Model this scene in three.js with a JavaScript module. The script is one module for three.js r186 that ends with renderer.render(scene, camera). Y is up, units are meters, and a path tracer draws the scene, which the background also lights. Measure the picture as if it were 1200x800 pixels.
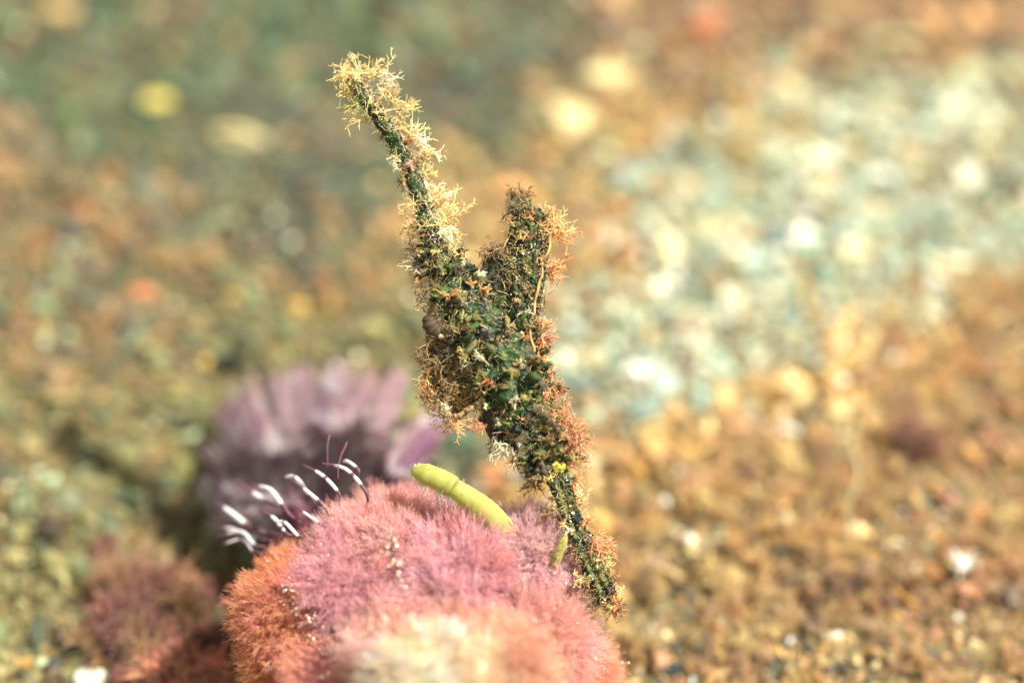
import * as THREE from 'three';
import { ImprovedNoise } from 'three/addons/math/ImprovedNoise.js';
import { mergeGeometries, mergeVertices } from 'three/addons/utils/BufferGeometryUtils.js';

// ---------------------------------------------------------------- camera, sky, sun, exposure
const scene = new THREE.Scene();
const PITCH = 50 * Math.PI / 180, FOV = 22, H = 0.294;
const camera = new THREE.PerspectiveCamera(FOV, 1.5, 0.01, 200);
camera.position.set(0, H, 0);
camera.rotation.set(-PITCH, 0, 0);
camera.focus = 0.300;
camera.userData.fStop = 3.15;
camera.updateMatrixWorld(true);

const renderer = new THREE.WebGLRenderer({ antialias: true });
renderer.toneMapping = THREE.LinearToneMapping;
renderer.toneMappingExposure = 2.55;
renderer.shadowMap.enabled = true;

const FWD = new THREE.Vector3(0, -Math.sin(PITCH), -Math.cos(PITCH));
const UPV = new THREE.Vector3(0, Math.cos(PITCH), -Math.sin(PITCH));
const RGT = new THREE.Vector3(1, 0, 0);
const TAN = Math.tan(FOV * Math.PI / 360);

// light that comes down through shallow water: pale green-white above, greener towards the horizon
{
  const w = 64, h = 32, d = new Float32Array(w * h * 4);
  for (let j = 0; j < h; j++) for (let i = 0; i < w; i++) {
    const e = ((j + 0.5) / h - 0.5) * Math.PI, t = Math.max(0, Math.sin(e)) ** 0.6, k = (j * w + i) * 4;
    d[k] = 0.48 + 0.62 * t; d[k + 1] = 0.53 + 0.58 * t; d[k + 2] = 0.44 + 0.50 * t; d[k + 3] = 1;
  }
  const sky = new THREE.DataTexture(d, w, h, THREE.RGBAFormat, THREE.FloatType);
  sky.mapping = THREE.EquirectangularReflectionMapping; sky.magFilter = THREE.LinearFilter; sky.needsUpdate = true;
  scene.background = sky; scene.environment = sky;
  scene.backgroundIntensity = 0.36; scene.environmentIntensity = 0.36;
}
const sunDir = new THREE.Vector3().addScaledVector(RGT, 0.60).addScaledVector(UPV, 0.60).addScaledVector(FWD, -0.60).normalize();
const sun = new THREE.DirectionalLight(new THREE.Color(1.0, 0.95, 0.85), 5.0);
sun.position.copy(sunDir.clone().multiplyScalar(2)).add(new THREE.Vector3(0, 0, -0.25));
sun.target.position.set(0, 0, -0.25);
sun.castShadow = true; sun.shadow.radius = 3; sun.shadow.mapSize.set(2048, 2048);
Object.assign(sun.shadow.camera, { left: -0.5, right: 0.5, top: 0.5, bottom: -0.5, near: 0.5, far: 4 });
scene.add(sun, sun.target);

// ---------------------------------------------------------------- helpers
let seed = 12345;
const rnd = () => { seed |= 0; seed = seed + 0x6D2B79F5 | 0; let t = Math.imul(seed ^ seed >>> 15, 1 | seed); t = t + Math.imul(t ^ t >>> 7, 61 | t) ^ t; return ((t ^ t >>> 14) >>> 0) / 4294967296; };
const rr = (a, b) => a + (b - a) * rnd();
const gauss = () => (rnd() + rnd() + rnd() + rnd() - 2) * 1.0;
const NZ = new ImprovedNoise();
const noise = (x, y, z) => NZ.noise(x, y, z);
const V = (x, y, z) => new THREE.Vector3(x, y, z);
const PX = d => 2 * TAN * d / 800;                       // metres per photo pixel at depth d
const P = (px, py, d = 0.3) => camera.position.clone().addScaledVector(FWD, d).addScaledVector(RGT, (px - 600) * PX(d)).addScaledVector(UPV, -(py - 400) * PX(d));
const D = (x, y, z = 0) => V(0, 0, 0).addScaledVector(RGT, x).addScaledVector(UPV, -y).addScaledVector(FWD, z);   // direction: picture right, picture down, away
const G = (px, py, y = 0) => { const r = P(px, py, 1).sub(camera.position); return camera.position.clone().addScaledVector(r, (y - H) / r.y); };
const hgt = (x, z) => 0.0035 * noise(x * 22, 3.1, z * 22) + 0.0018 * noise(x * 70, 8.2, z * 70);
const lin = hex => { const c = new THREE.Color(hex); return [c.r, c.g, c.b]; };
const vary = (c, v = 0.15, h = 0.06) => { const k = 1 + gauss() * v; return c.map(x => Math.min(0.92, Math.max(0.004, x * k * (1 + gauss() * h)))); };
const mixc = (a, b, t) => a.map((x, i) => x + (b[i] - x) * t);
const counts = {};
const numbered = n => { const k = counts[n] = (counts[n] ?? -1) + 1; return k ? n + '_' + String(k).padStart(3, '0') : n; };
function tag(o, label, category, group, kind) { Object.assign(o.userData, { label }); if (category) o.userData.category = category; if (group) o.userData.group = group; if (kind) o.userData.kind = kind; return o; }
function thing(name, at, label, category, group) { const g = new THREE.Group(); g.name = numbered(name); g.position.copy(at); scene.add(g); return tag(g, label, category, group); }
function part(parent, name, geo, mat, kind) {             // geometry is given in world space; parent stands unrotated at its base
  const o = new THREE.Vector3(); for (let p = parent; p && p !== scene; p = p.parent) o.add(p.position);
  geo.translate(-o.x, -o.y, -o.z);
  const m = new THREE.Mesh(geo, mat); m.name = name; m.castShadow = m.receiveShadow = true; parent.add(m);
  if (kind) m.userData.kind = kind;
  return m;
}
class Fil {                                              // collects thin tubes into one geometry
  constructor() { this.p = []; this.c = []; this.i = []; }
  tube(pts, r0, r1, sides, col, col2) {
    const n = pts.length, t = V(), a = V(), b = V(), base0 = this.p.length / 3;
    const ref = Math.abs(pts[n - 1].y - pts[0].y) > 0.8 * pts[n - 1].distanceTo(pts[0]) ? V(1, 0, 0) : V(0, 1, 0);
    for (let k = 0; k < n; k++) {
      t.copy(pts[Math.min(n - 1, k + 1)]).sub(pts[Math.max(0, k - 1)]).normalize();
      a.crossVectors(t, ref).normalize(); b.crossVectors(t, a);
      const f = k / (n - 1), r = typeof r0 === 'function' ? r0(f) : r0 + (r1 - r0) * f, c = typeof col === 'function' ? col(f) : col2 ? mixc(col, col2, f) : col;
      for (let s = 0; s < sides; s++) {
        const w = s / sides * Math.PI * 2, x = Math.cos(w) * r, y = Math.sin(w) * r;
        this.p.push(pts[k].x + a.x * x + b.x * y, pts[k].y + a.y * x + b.y * y, pts[k].z + a.z * x + b.z * y);
        this.c.push(c[0], c[1], c[2]);
      }
    }
    for (let k = 0; k < n - 1; k++) for (let s = 0; s < sides; s++) {
      const q = base0 + k * sides + s, q2 = base0 + k * sides + (s + 1) % sides;
      this.i.push(q, q + sides, q2, q2, q + sides, q2 + sides);
    }
    const e = base0 + (n - 1) * sides;
    for (let s = 1; s < sides - 1; s++) this.i.push(base0, base0 + s, base0 + s + 1, e, e + s + 1, e + s);
  }
  ball(c, r, col, flat = 1) {                            // little faceted granule
    const b = this.p.length / 3, q = [[1, 0, 0], [-1, 0, 0], [0, 1, 0], [0, -1, 0], [0, 0, 1], [0, 0, -1]], m = [rr(.6, 1.3), rr(.6, 1.3), rr(.6, 1.3)];
    for (const v of q) { this.p.push(c.x + v[0] * r * m[0], c.y + v[1] * r * m[1] * flat, c.z + v[2] * r * m[2]); this.c.push(...col); }
    for (const f of [[0, 2, 4], [2, 1, 4], [1, 3, 4], [3, 0, 4], [2, 0, 5], [1, 2, 5], [3, 1, 5], [0, 3, 5]]) this.i.push(b + f[0], b + f[1], b + f[2]);
  }
  get geo() {
    const g = new THREE.BufferGeometry();
    g.setAttribute('position', new THREE.Float32BufferAttribute(this.p, 3)); g.setAttribute('color', new THREE.Float32BufferAttribute(this.c, 3));
    g.setIndex(this.i); g.computeVertexNormals(); return g;
  }
}
const rdir = () => { const z = rr(-1, 1), a = rr(0, 6.283), s = Math.sqrt(1 - z * z); return V(s * Math.cos(a), s * Math.sin(a), z); };
// curved path of n+1 points from p along d, wandering by w
function path(p, d, L, n, w, bend) {
  const pts = [p.clone()], q = p.clone(), v = d.clone().normalize();
  for (let k = 0; k < n; k++) { v.addScaledVector(rdir(), w); if (bend) v.addScaledVector(bend, 1 / n); v.normalize(); q.addScaledVector(v, L / n); pts.push(q.clone()); }
  return pts;
}
// a branched tuft of algal filaments
function tuft(F, p, d, L, col, o = {}) {
  const { n = 7, spread = 0.55, r = 0.00013, kids = 4, wander = 0.28, sides = 4, v = 0.18 } = o;
  for (let k = 0; k < n; k++) {
    const c = vary(col, v, 0.08), dir = d.clone().normalize().addScaledVector(rdir(), spread), pts = path(p, dir, L * rr(0.5, 1.05), 6, wander, rdir().multiplyScalar(o.curl ?? 1.3));
    F.tube(pts, r * rr(.8, 1.3), r * 0.6, sides, c);
    for (let j = 0; j < kids; j++) {
      const at = 1 + Math.floor(rnd() * 5), dd = pts[at + 1].clone().sub(pts[at]).normalize().addScaledVector(rdir(), 0.8);
      const sp = path(pts[at], dd, L * rr(0.2, 0.45), 4, wander * 1.2, rdir().multiplyScalar(o.curl ?? 1.6));
      F.tube(sp, r * 0.75, r * 0.4, 3, c);
      if (rnd() < 0.6) F.tube(path(sp[2], dd.clone().addScaledVector(rdir(), .9), L * rr(.1, .2), 3, wander), r * .6, r * .35, 3, c);
    }
  }
}
// ---------------------------------------------------------------- materials
const soft = (through = 0.35, rough = 0.85, more = {}) => new THREE.MeshPhysicalMaterial({ vertexColors: true, roughness: rough, transmission: through, thickness: 0, side: THREE.DoubleSide, ...more });
const M = {
  stone: new THREE.MeshStandardMaterial({ roughness: 0.75 }),
  grain: new THREE.MeshStandardMaterial({ roughness: 0.62 }),
  filament: soft(0.45, 1),
  algae: soft(0.6, 1, { vertexColors: false }),
  fishTuft: soft(0.42, 0.8),
  skin: new THREE.MeshPhysicalMaterial({ vertexColors: true, roughness: 0.6, specularIntensity: 0.6 }),
  membrane: soft(0.45, 0.8),
  granule: new THREE.MeshPhysicalMaterial({ vertexColors: true, roughness: 0.28, clearcoat: 0.5, clearcoatRoughness: 0.2 }),
  finger: new THREE.MeshPhysicalMaterial({ vertexColors: true, roughness: 0.75, transmission: 0.5, thickness: 0, side: THREE.DoubleSide }),
  turf: soft(0.4, 1, { vertexColors: false }),
};

// ---------------------------------------------------------------- seabed
const PAL = {
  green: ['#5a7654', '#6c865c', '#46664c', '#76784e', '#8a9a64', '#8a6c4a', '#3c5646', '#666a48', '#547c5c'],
  olive: ['#80704c', '#94804f', '#6b6145', '#a58a58', '#a86e42', '#5f6a50', '#8c9468', '#77684c', '#5a5a48'],
  yellow: ['#7d7746', '#6b7049', '#938a52', '#5c6648', '#8f9668', '#866b3a', '#757a54', '#a39a62', '#6f5a3c'],
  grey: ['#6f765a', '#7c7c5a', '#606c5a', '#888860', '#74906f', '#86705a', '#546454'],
  tan: ['#b2904f', '#c9a76a', '#a3764a', '#8b7a55', '#d9b878', '#b8996a', '#98884f', '#caa05a'],
  pale: ['#adb69d', '#cacdae', '#9aaa90', '#8c9f8f', '#d8d6b2', '#eeecd6', '#b2a470', '#939678', '#7c9088', '#c2c096', '#a6c2ae', '#c0a478'],
  brown: ['#a5764c', '#8d6a4a', '#c99a62', '#7c6b54', '#d8b27c', '#98805a', '#8a7468', '#b5906a'],
  ochre: ['#c8a060', '#d4ae6c', '#ac8450', '#9c8258', '#dcc084', '#8f8260', '#b48660', '#f0d8a0', '#6a7058', '#c8a06a', '#e8b870', '#54503c'],
  golden: ['#e0b468', '#d0a058', '#ecca88', '#b88a4c', '#f0d89c', '#c89c60', '#a88458', '#e8c47a'],  // warm light across the gravel, put into the grain colours
  mauve: ['#b48658', '#c0865e', '#a47c56', '#cca068', '#b07a60', '#8c7660', '#cc9650'],
};
for (const k in PAL) PAL[k] = PAL[k].map(h => lin(h).map(x => x * (k === 'green' ? .44 : k === 'grey' ? .40 : k === 'pale' ? .64 : k === 'tan' || k === 'golden' ? .62 : k === 'ochre' ? .56 : .52)));  // dimmer left and brighter right of the seabed put into the palettes
const patches = [   // picture place of a patch of gravel, its kind, its pull
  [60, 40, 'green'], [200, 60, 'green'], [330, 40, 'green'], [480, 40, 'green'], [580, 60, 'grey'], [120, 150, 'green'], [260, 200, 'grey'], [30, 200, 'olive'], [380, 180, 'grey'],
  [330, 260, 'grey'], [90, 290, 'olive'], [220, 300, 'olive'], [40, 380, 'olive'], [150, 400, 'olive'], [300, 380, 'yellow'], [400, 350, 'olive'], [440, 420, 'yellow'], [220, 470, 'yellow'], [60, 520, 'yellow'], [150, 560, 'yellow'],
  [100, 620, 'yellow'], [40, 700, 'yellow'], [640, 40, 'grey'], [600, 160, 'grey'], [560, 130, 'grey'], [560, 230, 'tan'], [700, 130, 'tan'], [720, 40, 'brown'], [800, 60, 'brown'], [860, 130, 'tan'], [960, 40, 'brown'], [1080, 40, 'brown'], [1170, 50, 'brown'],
  [700, 230, 'tan'], [680, 300, 'tan'], [760, 240, 'pale'], [850, 210, 'pale'], [960, 130, 'pale'], [1040, 130, 'pale'], [1150, 130, 'pale'], [950, 240, 'pale'], [1100, 230, 'pale'], [780, 340, 'pale'], [900, 340, 'pale'], [1020, 340, 'pale'], [1140, 300, 'pale'],
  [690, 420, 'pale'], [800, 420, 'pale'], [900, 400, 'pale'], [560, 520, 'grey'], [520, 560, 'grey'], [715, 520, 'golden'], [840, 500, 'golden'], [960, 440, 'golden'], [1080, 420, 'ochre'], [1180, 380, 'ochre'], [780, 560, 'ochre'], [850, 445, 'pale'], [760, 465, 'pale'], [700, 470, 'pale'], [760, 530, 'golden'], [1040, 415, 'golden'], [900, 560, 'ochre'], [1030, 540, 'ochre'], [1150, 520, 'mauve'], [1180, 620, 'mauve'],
  [820, 660, 'ochre'], [930, 680, 'ochre'], [1060, 640, 'mauve'], [1120, 740, 'mauve'], [980, 770, 'ochre'], [860, 770, 'ochre'], [770, 770, 'ochre'], [1190, 780, 'ochre'], [640, 560, 'tan'],
].map(([x, y, k]) => { const g = G(x, y); return { x: g.x, z: g.z, k }; });
function kindAt(x, z) {
  const wx = x + 0.012 * noise(x * 60, 1, z * 60) + 0.008 * gauss(), wz = z + 0.012 * noise(x * 60, 9, z * 60) + 0.008 * gauss();
  let best = 1e9, k = 'grey';
  for (const p of patches) { const q = (p.x - wx) ** 2 + (p.z - wz) ** 2; if (q < best) { best = q; k = p.k; } }
  return k;
}
const pick = a => a[Math.floor(rnd() * a.length)];
const BAND = G(1150, 150).sub(G(620, 420)).normalize();   // the sand lies in long ripples that run this way
const clump = (a, x, z) => { const u = x * BAND.x + z * BAND.z, v = x * BAND.z - z * BAND.x; return rnd() < 0.3 ? pick(a) : a[Math.floor((noise(u * 16, 5, v * 62) * 1.9 + noise(u * 80, 2, v * 160) * .9 + 40) * a.length * .8) % a.length]; };   // neighbours tend to share a colour
{
  // one sheet, finely cut under the picture and coarse out to the horizon
  const ax = [], az = []; for (let i = -60; i <= 60; i++) { const t = i / 60, s = Math.abs(t) < 0.8 ? t * 0.6 / 0.8 : Math.sign(t) * (0.6 + ((Math.abs(t) - 0.8) / 0.2) ** 3 * 14); ax.push(s); az.push(s - 0.26); }
  const p = [], c = [], uv = [], idx = [], sand = lin('#7a6c4c');
  for (const z of az) for (const x of ax) { p.push(x, hgt(x, z), z); uv.push(x, z); c.push(...vary(sand, 0.25, 0.08)); }
  const n = ax.length; for (let j = 0; j < n - 1; j++) for (let i = 0; i < n - 1; i++) { const a = j * n + i; idx.push(a, a + n, a + 1, a + 1, a + n, a + n + 1); }
  const g = new THREE.BufferGeometry(); g.setAttribute('position', new THREE.Float32BufferAttribute(p, 3)); g.setAttribute('uv', new THREE.Float32BufferAttribute(uv, 2)); g.setAttribute('color', new THREE.Float32BufferAttribute(c, 3)); g.setIndex(idx); g.computeVertexNormals();
  const w = 256, d = new Uint8Array(w * w * 4);
  for (let i = 0; i < w * w; i++) { const v = 150 + 105 * rnd(); d[i * 4] = v; d[i * 4 + 1] = v * rr(.9, 1); d[i * 4 + 2] = v * rr(.75, .95); d[i * 4 + 3] = 255; }
  const tx = new THREE.DataTexture(d, w, w); tx.wrapS = tx.wrapT = THREE.RepeatWrapping; tx.repeat.set(4, 4); tx.magFilter = THREE.LinearFilter; tx.colorSpace = THREE.SRGBColorSpace; tx.needsUpdate = true;
  const m = new THREE.Mesh(g, new THREE.MeshStandardMaterial({ vertexColors: true, map: tx, roughness: 0.95 }));
  m.name = 'seabed'; m.receiveShadow = true; scene.add(m); tag(m, 'sandy seabed under the gravel', 'seabed', null, 'structure');
}
function pebbleGeo(detail, rough, sx, sy, sz, s) {
  let g = new THREE.IcosahedronGeometry(1, detail); g.deleteAttribute('uv'); g.deleteAttribute('normal'); g = mergeVertices(g, 1e-4);
  const a = g.attributes.position, v = V();
  for (let i = 0; i < a.count; i++) { v.fromBufferAttribute(a, i); const k = 1 + rough * noise(v.x * 1.3 + s, v.y * 1.3, v.z * 1.3 + s * 2) + rough * .4 * noise(v.x * 3 + s, v.y * 3 + s, v.z * 3); a.setXYZ(i, v.x * k * sx, v.y * k * sy, v.z * k * sz); }
  g.computeVertexNormals(); return g;
}
const grainGeos = [[1, .35, .6], [1, .7, .8], [.6, .5, 1.1], [1, .3, .9], [.8, .75, .9], [1.2, .4, .4]].map((a, i) => pebbleGeo(1, 0.8, ...a, i * 7.3 + 1).toNonIndexed()); for (const g of grainGeos) g.computeVertexNormals();   // angular chips and shell flakes
const pebbleGeos = [0, 1, 2, 3, 4, 5].map(i => pebbleGeo(3, 0.75, 1, rr(.4, .7), rr(.6, .95), i * 5.1 + 40));
const X0 = -0.19, X1 = 0.22, Z0 = -0.44, Z1 = -0.10;
const chips = ['#f4f0e0', '#e8e0c0', '#f0e4b0', '#d8e0d4'].map(h => lin(h).map(x => x * .85));   // pale bits of shell and quartz, glints put into their colour
function scatter(name, label, geos, count, size, bury) {
  const per = Math.floor(count / geos.length), m4 = new THREE.Matrix4(), q = new THREE.Quaternion(), e = new THREE.Euler(), c = new THREE.Color();
  for (const g of geos) {
    const im = new THREE.InstancedMesh(g, M.grain, per); im.name = numbered(name); im.castShadow = im.receiveShadow = true;
    for (let i = 0; i < per; i++) {
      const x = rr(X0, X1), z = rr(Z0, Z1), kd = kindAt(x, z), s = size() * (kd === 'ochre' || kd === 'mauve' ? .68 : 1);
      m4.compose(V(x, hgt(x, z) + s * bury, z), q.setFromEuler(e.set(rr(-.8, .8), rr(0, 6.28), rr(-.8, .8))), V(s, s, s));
      im.setMatrixAt(i, m4); const w = rnd(); im.setColorAt(i, c.setRGB(...(w < (s > .0016 ? 0 : s > .001 ? .01 : kd === 'pale' || kd === 'golden' ? .05 : .025) ? vary(pick(chips), .15) : w > .93 ? vary(pick(PAL[kd]), .1).map(x => x * .35) : vary(clump(PAL[kd], x, z), 0.22, 0.06))));  // the few darkened grains stand for shaded gaps between the others
    }
    scene.add(im); tag(im, label, 'gravel', null, 'stuff');
  }
}
scatter('coarse_sand', 'coarse mixed sand covering the seabed', grainGeos, 66000, () => 0.0006 + 0.0011 * rnd() ** 1.6, 0.4);
scatter('fine_gravel', 'fine multicoloured gravel strewn over the sand', grainGeos, 5400, () => 0.0014 + 0.0026 * rnd() ** 2.4, 0.5);

// pebbles and shell pieces one can tell apart: [x, y, width px, height ratio, colour, label, name]
const CO = { white: '#f2efdc', cream: '#e0cf98', yellow: '#f8e074', gold: '#d8ab52', orange: '#b9804c', coral: '#c4764c', tan: '#c2a065', peach: '#e0a870', teal: '#6f9a86', bluegrey: '#8fa5a0', lilac: '#a9a6c4', dark: '#2f3a34', darkbrown: '#4a3a2c', palegreen: '#b9c8a0', blue: '#6a78b0' };
function pebble(px, py, wpx, ratio, colour, label, group, name = 'pebble', turn = null) {
  const g = G(px, py, 0.002), dep = g.clone().sub(camera.position).dot(FWD), s = wpx * PX(dep) / 2, geo = pick(pebbleGeos);
  const m = new THREE.Mesh(geo, mat(colour)); m.name = numbered(name); m.castShadow = m.receiveShadow = true;
  m.position.set(g.x, hgt(g.x, g.z) + s * 0.42, g.z); m.scale.set(s, s * 1.0, s * ratio * 1.25); m.rotation.set(rr(-.15, .15), turn ?? rr(-.5, .5), rr(-.15, .15)); scene.add(m);
  return tag(m, label, name.includes('shell') ? 'shell' : name === 'stone' ? 'stone' : 'pebble', group);
}
const matCache = {};
function mat(c) { if (!matCache[c]) { const k = CO[c] ? lin(CO[c]).map(x => x * .7) : lin(c); matCache[c] = new THREE.MeshStandardMaterial({ color: new THREE.Color().setRGB(...k), roughness: 0.7 }); } return matCache[c]; }
for (const a of [
  [183, 118, 34, .8, 'yellow', 'bright yellow rounded pebble alone on dark green gravel'],
  [278, 163, 58, .34, 'cream', 'long flat cream shell piece beside an orange pebble', 'shell_fragment', 0],
  [340, 163, 26, .8, 'orange', 'orange pebble at the end of the long cream shell piece'],
  [70, 14, 54, .6, 'tan', 'wide tan stone on green gravel'],
  [165, 340, 34, .7, 'coral', 'coral orange pebble on olive gravel left of the fish'],
  [178, 380, 34, .6, 'orange', 'dull orange stone below the coral orange pebble'],
  [828, 32, 44, .9, 'coral', 'large round coral orange pebble above the pale sand'],
  [708, 92, 66, .62, 'cream', 'largest cream yellow shell piece beside a dark hollow', 'shell_fragment'],
  [664, 138, 56, .8, 'cream', 'broad cream shell piece touching the largest cream yellow one', 'shell_fragment'],
  [655, 62, 40, .7, 'darkbrown', 'dark grey brown stone standing in for the shaded hollow beside the largest cream yellow shell piece'],  // dark stone in place of a shaded hollow
  [720, 14, 30, .8, 'coral', 'small reddish orange pebble beyond the cream shell pieces'],
  [912, 66, 30, 1.4, 'teal', 'upright teal green pebble with a blue chip beside it'],
  [934, 62, 13, 1, 'blue', 'small blue chip beside the teal green pebble'],
  [732, 198, 20, .8, 'lilac', 'small lilac pebble on warm tan gravel'],
  [1087, 26, 44, 1.2, 'peach', 'large peach stone beyond the olive weed blade'],
  [1146, 24, 34, 1.2, 'peach', 'smaller peach stone beside the large peach stone'],
  [1150, 62, 36, .6, 'dark', 'dark stone in front of the peach stones'],
  [1138, 90, 40, .8, 'palegreen', 'pale green stone in front of the dark stone'],
  [750, 433, 46, .72, 'white', 'large white pebble on pale sand right of the fish'],
  [1173, 444, 30, .85, 'yellow', 'pale yellow pebble at the edge of the orange brown turf'],
  [574, 552, 27, .75, 'coral', 'orange pebble between the green finger alga and the fish'],
  [602, 545, 24, .9, 'bluegrey', 'pale blue grey pebble beside the orange pebble near the fish'],
  [103, 787, 38, .9, 'white', 'white shell piece beside the red brown seaweed bush', 'shell_fragment'],
  [600, 220, 40, .6, 'peach', 'peach stone behind the dorsal fin of the fish'],
  [1110, 326, 22, .9, 'teal', 'small teal pebble beside a white shell chip on pale sand'],
]) pebble(a[0], a[1], a[2] * .85, a[3], a[4], a[5], undefined, a[6] ?? 'pebble', a[7] ?? null);
const sets = {
  white: ['white shell chip', [[178, 15, 13], [318, 50, 13], [840, 133, 18], [1072, 147, 28], [1050, 138, 18], [1030, 205, 30], [917, 292, 26], [865, 308, 20], [768, 335, 26], [747, 303, 16], [660, 410, 22], [1095, 310, 28], [1143, 278, 16], [1017, 442, 16], [1050, 437, 14], [925, 500, 22], [778, 584, 15], [1018, 254, 15], [640, 330, 18], [800, 550, 18], [980, 742, 15], [610, 510, 14]]],
  cream: ['cream shell chip', [[780, 295, 34], [875, 145, 32], [920, 100, 30], [770, 490, 18], [880, 490, 14], [920, 610, 22], [1090, 630, 16], [1080, 665, 20], [960, 215, 28], [900, 230, 26], [690, 330, 26], [860, 250, 24], [1020, 390, 26], [735, 370, 20], [985, 600, 14], [1160, 170, 26], [1190, 250, 20], [1000, 170, 22]]],
  gold: ['golden yellow pebble', [[275, 348, 20], [350, 355, 24], [240, 417, 20], [117, 460, 16], [200, 183, 22], [850, 120, 18], [832, 118, 14], [838, 788, 15], [365, 405, 18], [10, 430, 20], [1060, 230, 16], [1100, 240, 18], [960, 360, 18], [880, 440, 22], [800, 520, 20], [30, 770, 16], [700, 380, 16], [820, 260, 20]]],
  orange: ['orange pebble', [[188, 208, 22], [312, 325, 18], [765, 155, 20], [625, 160, 20], [100, 250, 22], [545, 40, 18], [700, 280, 22], [882, 256, 16], [1025, 295, 14], [870, 570, 18], [930, 570, 14], [775, 560, 12], [35, 405, 18], [1090, 90, 18], [720, 245, 26], [380, 240, 18], [1175, 340, 18], [1000, 470, 16]]],
  palegreen: ['pale green pebble', [[80, 390, 11], [222, 500, 17], [102, 518, 15], [350, 110, 22], [75, 290, 18], [130, 225, 16], [745, 52, 20], [560, 30, 18], [710, 170, 24], [1000, 270, 22], [930, 380, 20], [830, 330, 22], [60, 560, 18], [125, 575, 13], [45, 770, 13], [210, 430, 14], [420, 300, 16], [1010, 60, 18]]],
  dark: ['dark pebble', [[965, 292, 14], [835, 590, 22], [755, 665, 20], [1135, 600, 22], [1030, 692, 24], [872, 710, 12], [870, 680, 14], [300, 340, 18], [335, 412, 16], [240, 345, 18], [1165, 350, 20], [1150, 305, 14], [560, 558, 16], [80, 745, 34], [60, 775, 24], [790, 775, 26], [970, 710, 22], [275, 210, 20], [60, 45, 24], [560, 95, 20], [730, 125, 14], [90, 330, 18], [1090, 760, 22], [1060, 520, 14]]],  // the wide pair at lower left stands in for a dark gap
};
const groundName = { green: 'green gravel with shade in its colour', olive: 'olive brown gravel', yellow: 'yellowish green gravel', grey: 'grey brown gravel', tan: 'warm tan gravel', pale: 'pale sandy gravel', brown: 'brown gravel', golden: 'gravel tinted golden for warm light', ochre: 'ochre turf', mauve: 'mauve brown turf' };
function nearest(x, z) { let b = 1e9, k; for (const p of patches) { const q = (p.x - x) ** 2 + (p.z - z) ** 2; if (q < b) { b = q; k = p.k; } } return k; }
const shapeWord = (w, r) => (w < 17 ? 'tiny ' : w < 23 ? 'small ' : '') + (r < .72 ? 'flat' : r < .86 ? 'oval' : 'rounded');
for (const k in sets) for (const [x, y, w] of sets[k][1]) {
  const r = rr(.6, 1), g = G(x, y), where = groundName[nearest(g.x, g.z)], what = sets[k][0];
  pebble(x, y, w * .9, r, k, `${shapeWord(w, r)} ${what} on ${where}`, `${what}s on ${where}`, k === 'white' || k === 'cream' ? 'shell_chip' : 'pebble');
}
// more middling pebbles of each patch's own colours
{
  for (let i = 0; i < 150; i++) {
    const px = rr(5, 1195), py = rr(5, 795), g = G(px, py), k = kindAt(g.x, g.z), ci = Math.floor(rnd() * PAL[k].length), c = PAL[k][ci], w = k === 'ochre' || k === 'mauve' ? rr(9, 17) : rr(12, 25), r = rr(.6, 1);
    const hsl = new THREE.Color().setRGB(...c).getHSL({}, THREE.SRGBColorSpace), tone = hsl.l > .62 ? 'pale' : hsl.l < .36 ? 'dark' : 'mid-toned', hue = hsl.h < .085 ? 'reddish brown' : hsl.h < .13 ? 'brown' : hsl.h < .19 ? 'buff' : 'greenish', where = groundName[nearest(g.x, g.z)];
    pebble(px, py, w, r, '#' + new THREE.Color().setRGB(...c.map(x => Math.min(.9, x * 1.2))).getHexString(), `${shapeWord(w, r)} ${tone} ${hue} stone lying on ${where}`, `${tone} ${hue} stones on ${where}`, 'stone');
  }
}
// short algal turf on the gravel, mostly on the ochre ground
{
  const F = [0, 1, 2].map(() => { const f = new Fil(); for (let k = 0; k < 9; k++) { const pts = path(V(rr(-.1, .1), 0, rr(-.1, .1)), V(rr(-.8, .8), 1, rr(-.8, .8)), rr(.6, 1.1), 4, .35); f.tube(pts, .03, .016, 3, [1, 1, 1]); for (let j = 0; j < 4; j++) f.tube(path(pts[1 + j], V(rr(-1, 1), .6, rr(-1, 1)), rr(.2, .5), 3, .3), .028, .015, 3, [1, 1, 1]); } const g = f.geo; g.deleteAttribute('color'); return g; });
  const cols = ['#e0b468', '#cc9e5c', '#e8c478', '#d0a86c', '#b49260', '#d4a470', '#f0d494', '#c09c78'].map(lin), m4 = new THREE.Matrix4(), q = new THREE.Quaternion(), e = new THREE.Euler(), c = new THREE.Color();
  for (const g of F) {
    const im = new THREE.InstancedMesh(g, M.turf, 1700); im.name = numbered('algal_turf'); im.castShadow = im.receiveShadow = true; let i = 0;
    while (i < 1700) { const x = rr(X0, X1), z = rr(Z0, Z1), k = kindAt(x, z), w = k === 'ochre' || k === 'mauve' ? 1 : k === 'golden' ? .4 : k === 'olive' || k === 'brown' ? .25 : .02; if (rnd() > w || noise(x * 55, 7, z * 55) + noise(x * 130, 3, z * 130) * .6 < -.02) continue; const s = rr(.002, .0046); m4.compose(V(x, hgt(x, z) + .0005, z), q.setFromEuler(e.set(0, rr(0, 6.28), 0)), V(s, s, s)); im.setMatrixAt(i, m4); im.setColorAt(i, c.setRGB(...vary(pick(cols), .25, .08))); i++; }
    scene.add(im); tag(im, 'short orange brown algal turf growing over the gravel', 'algal turf', null, 'stuff');
  }
}

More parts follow.
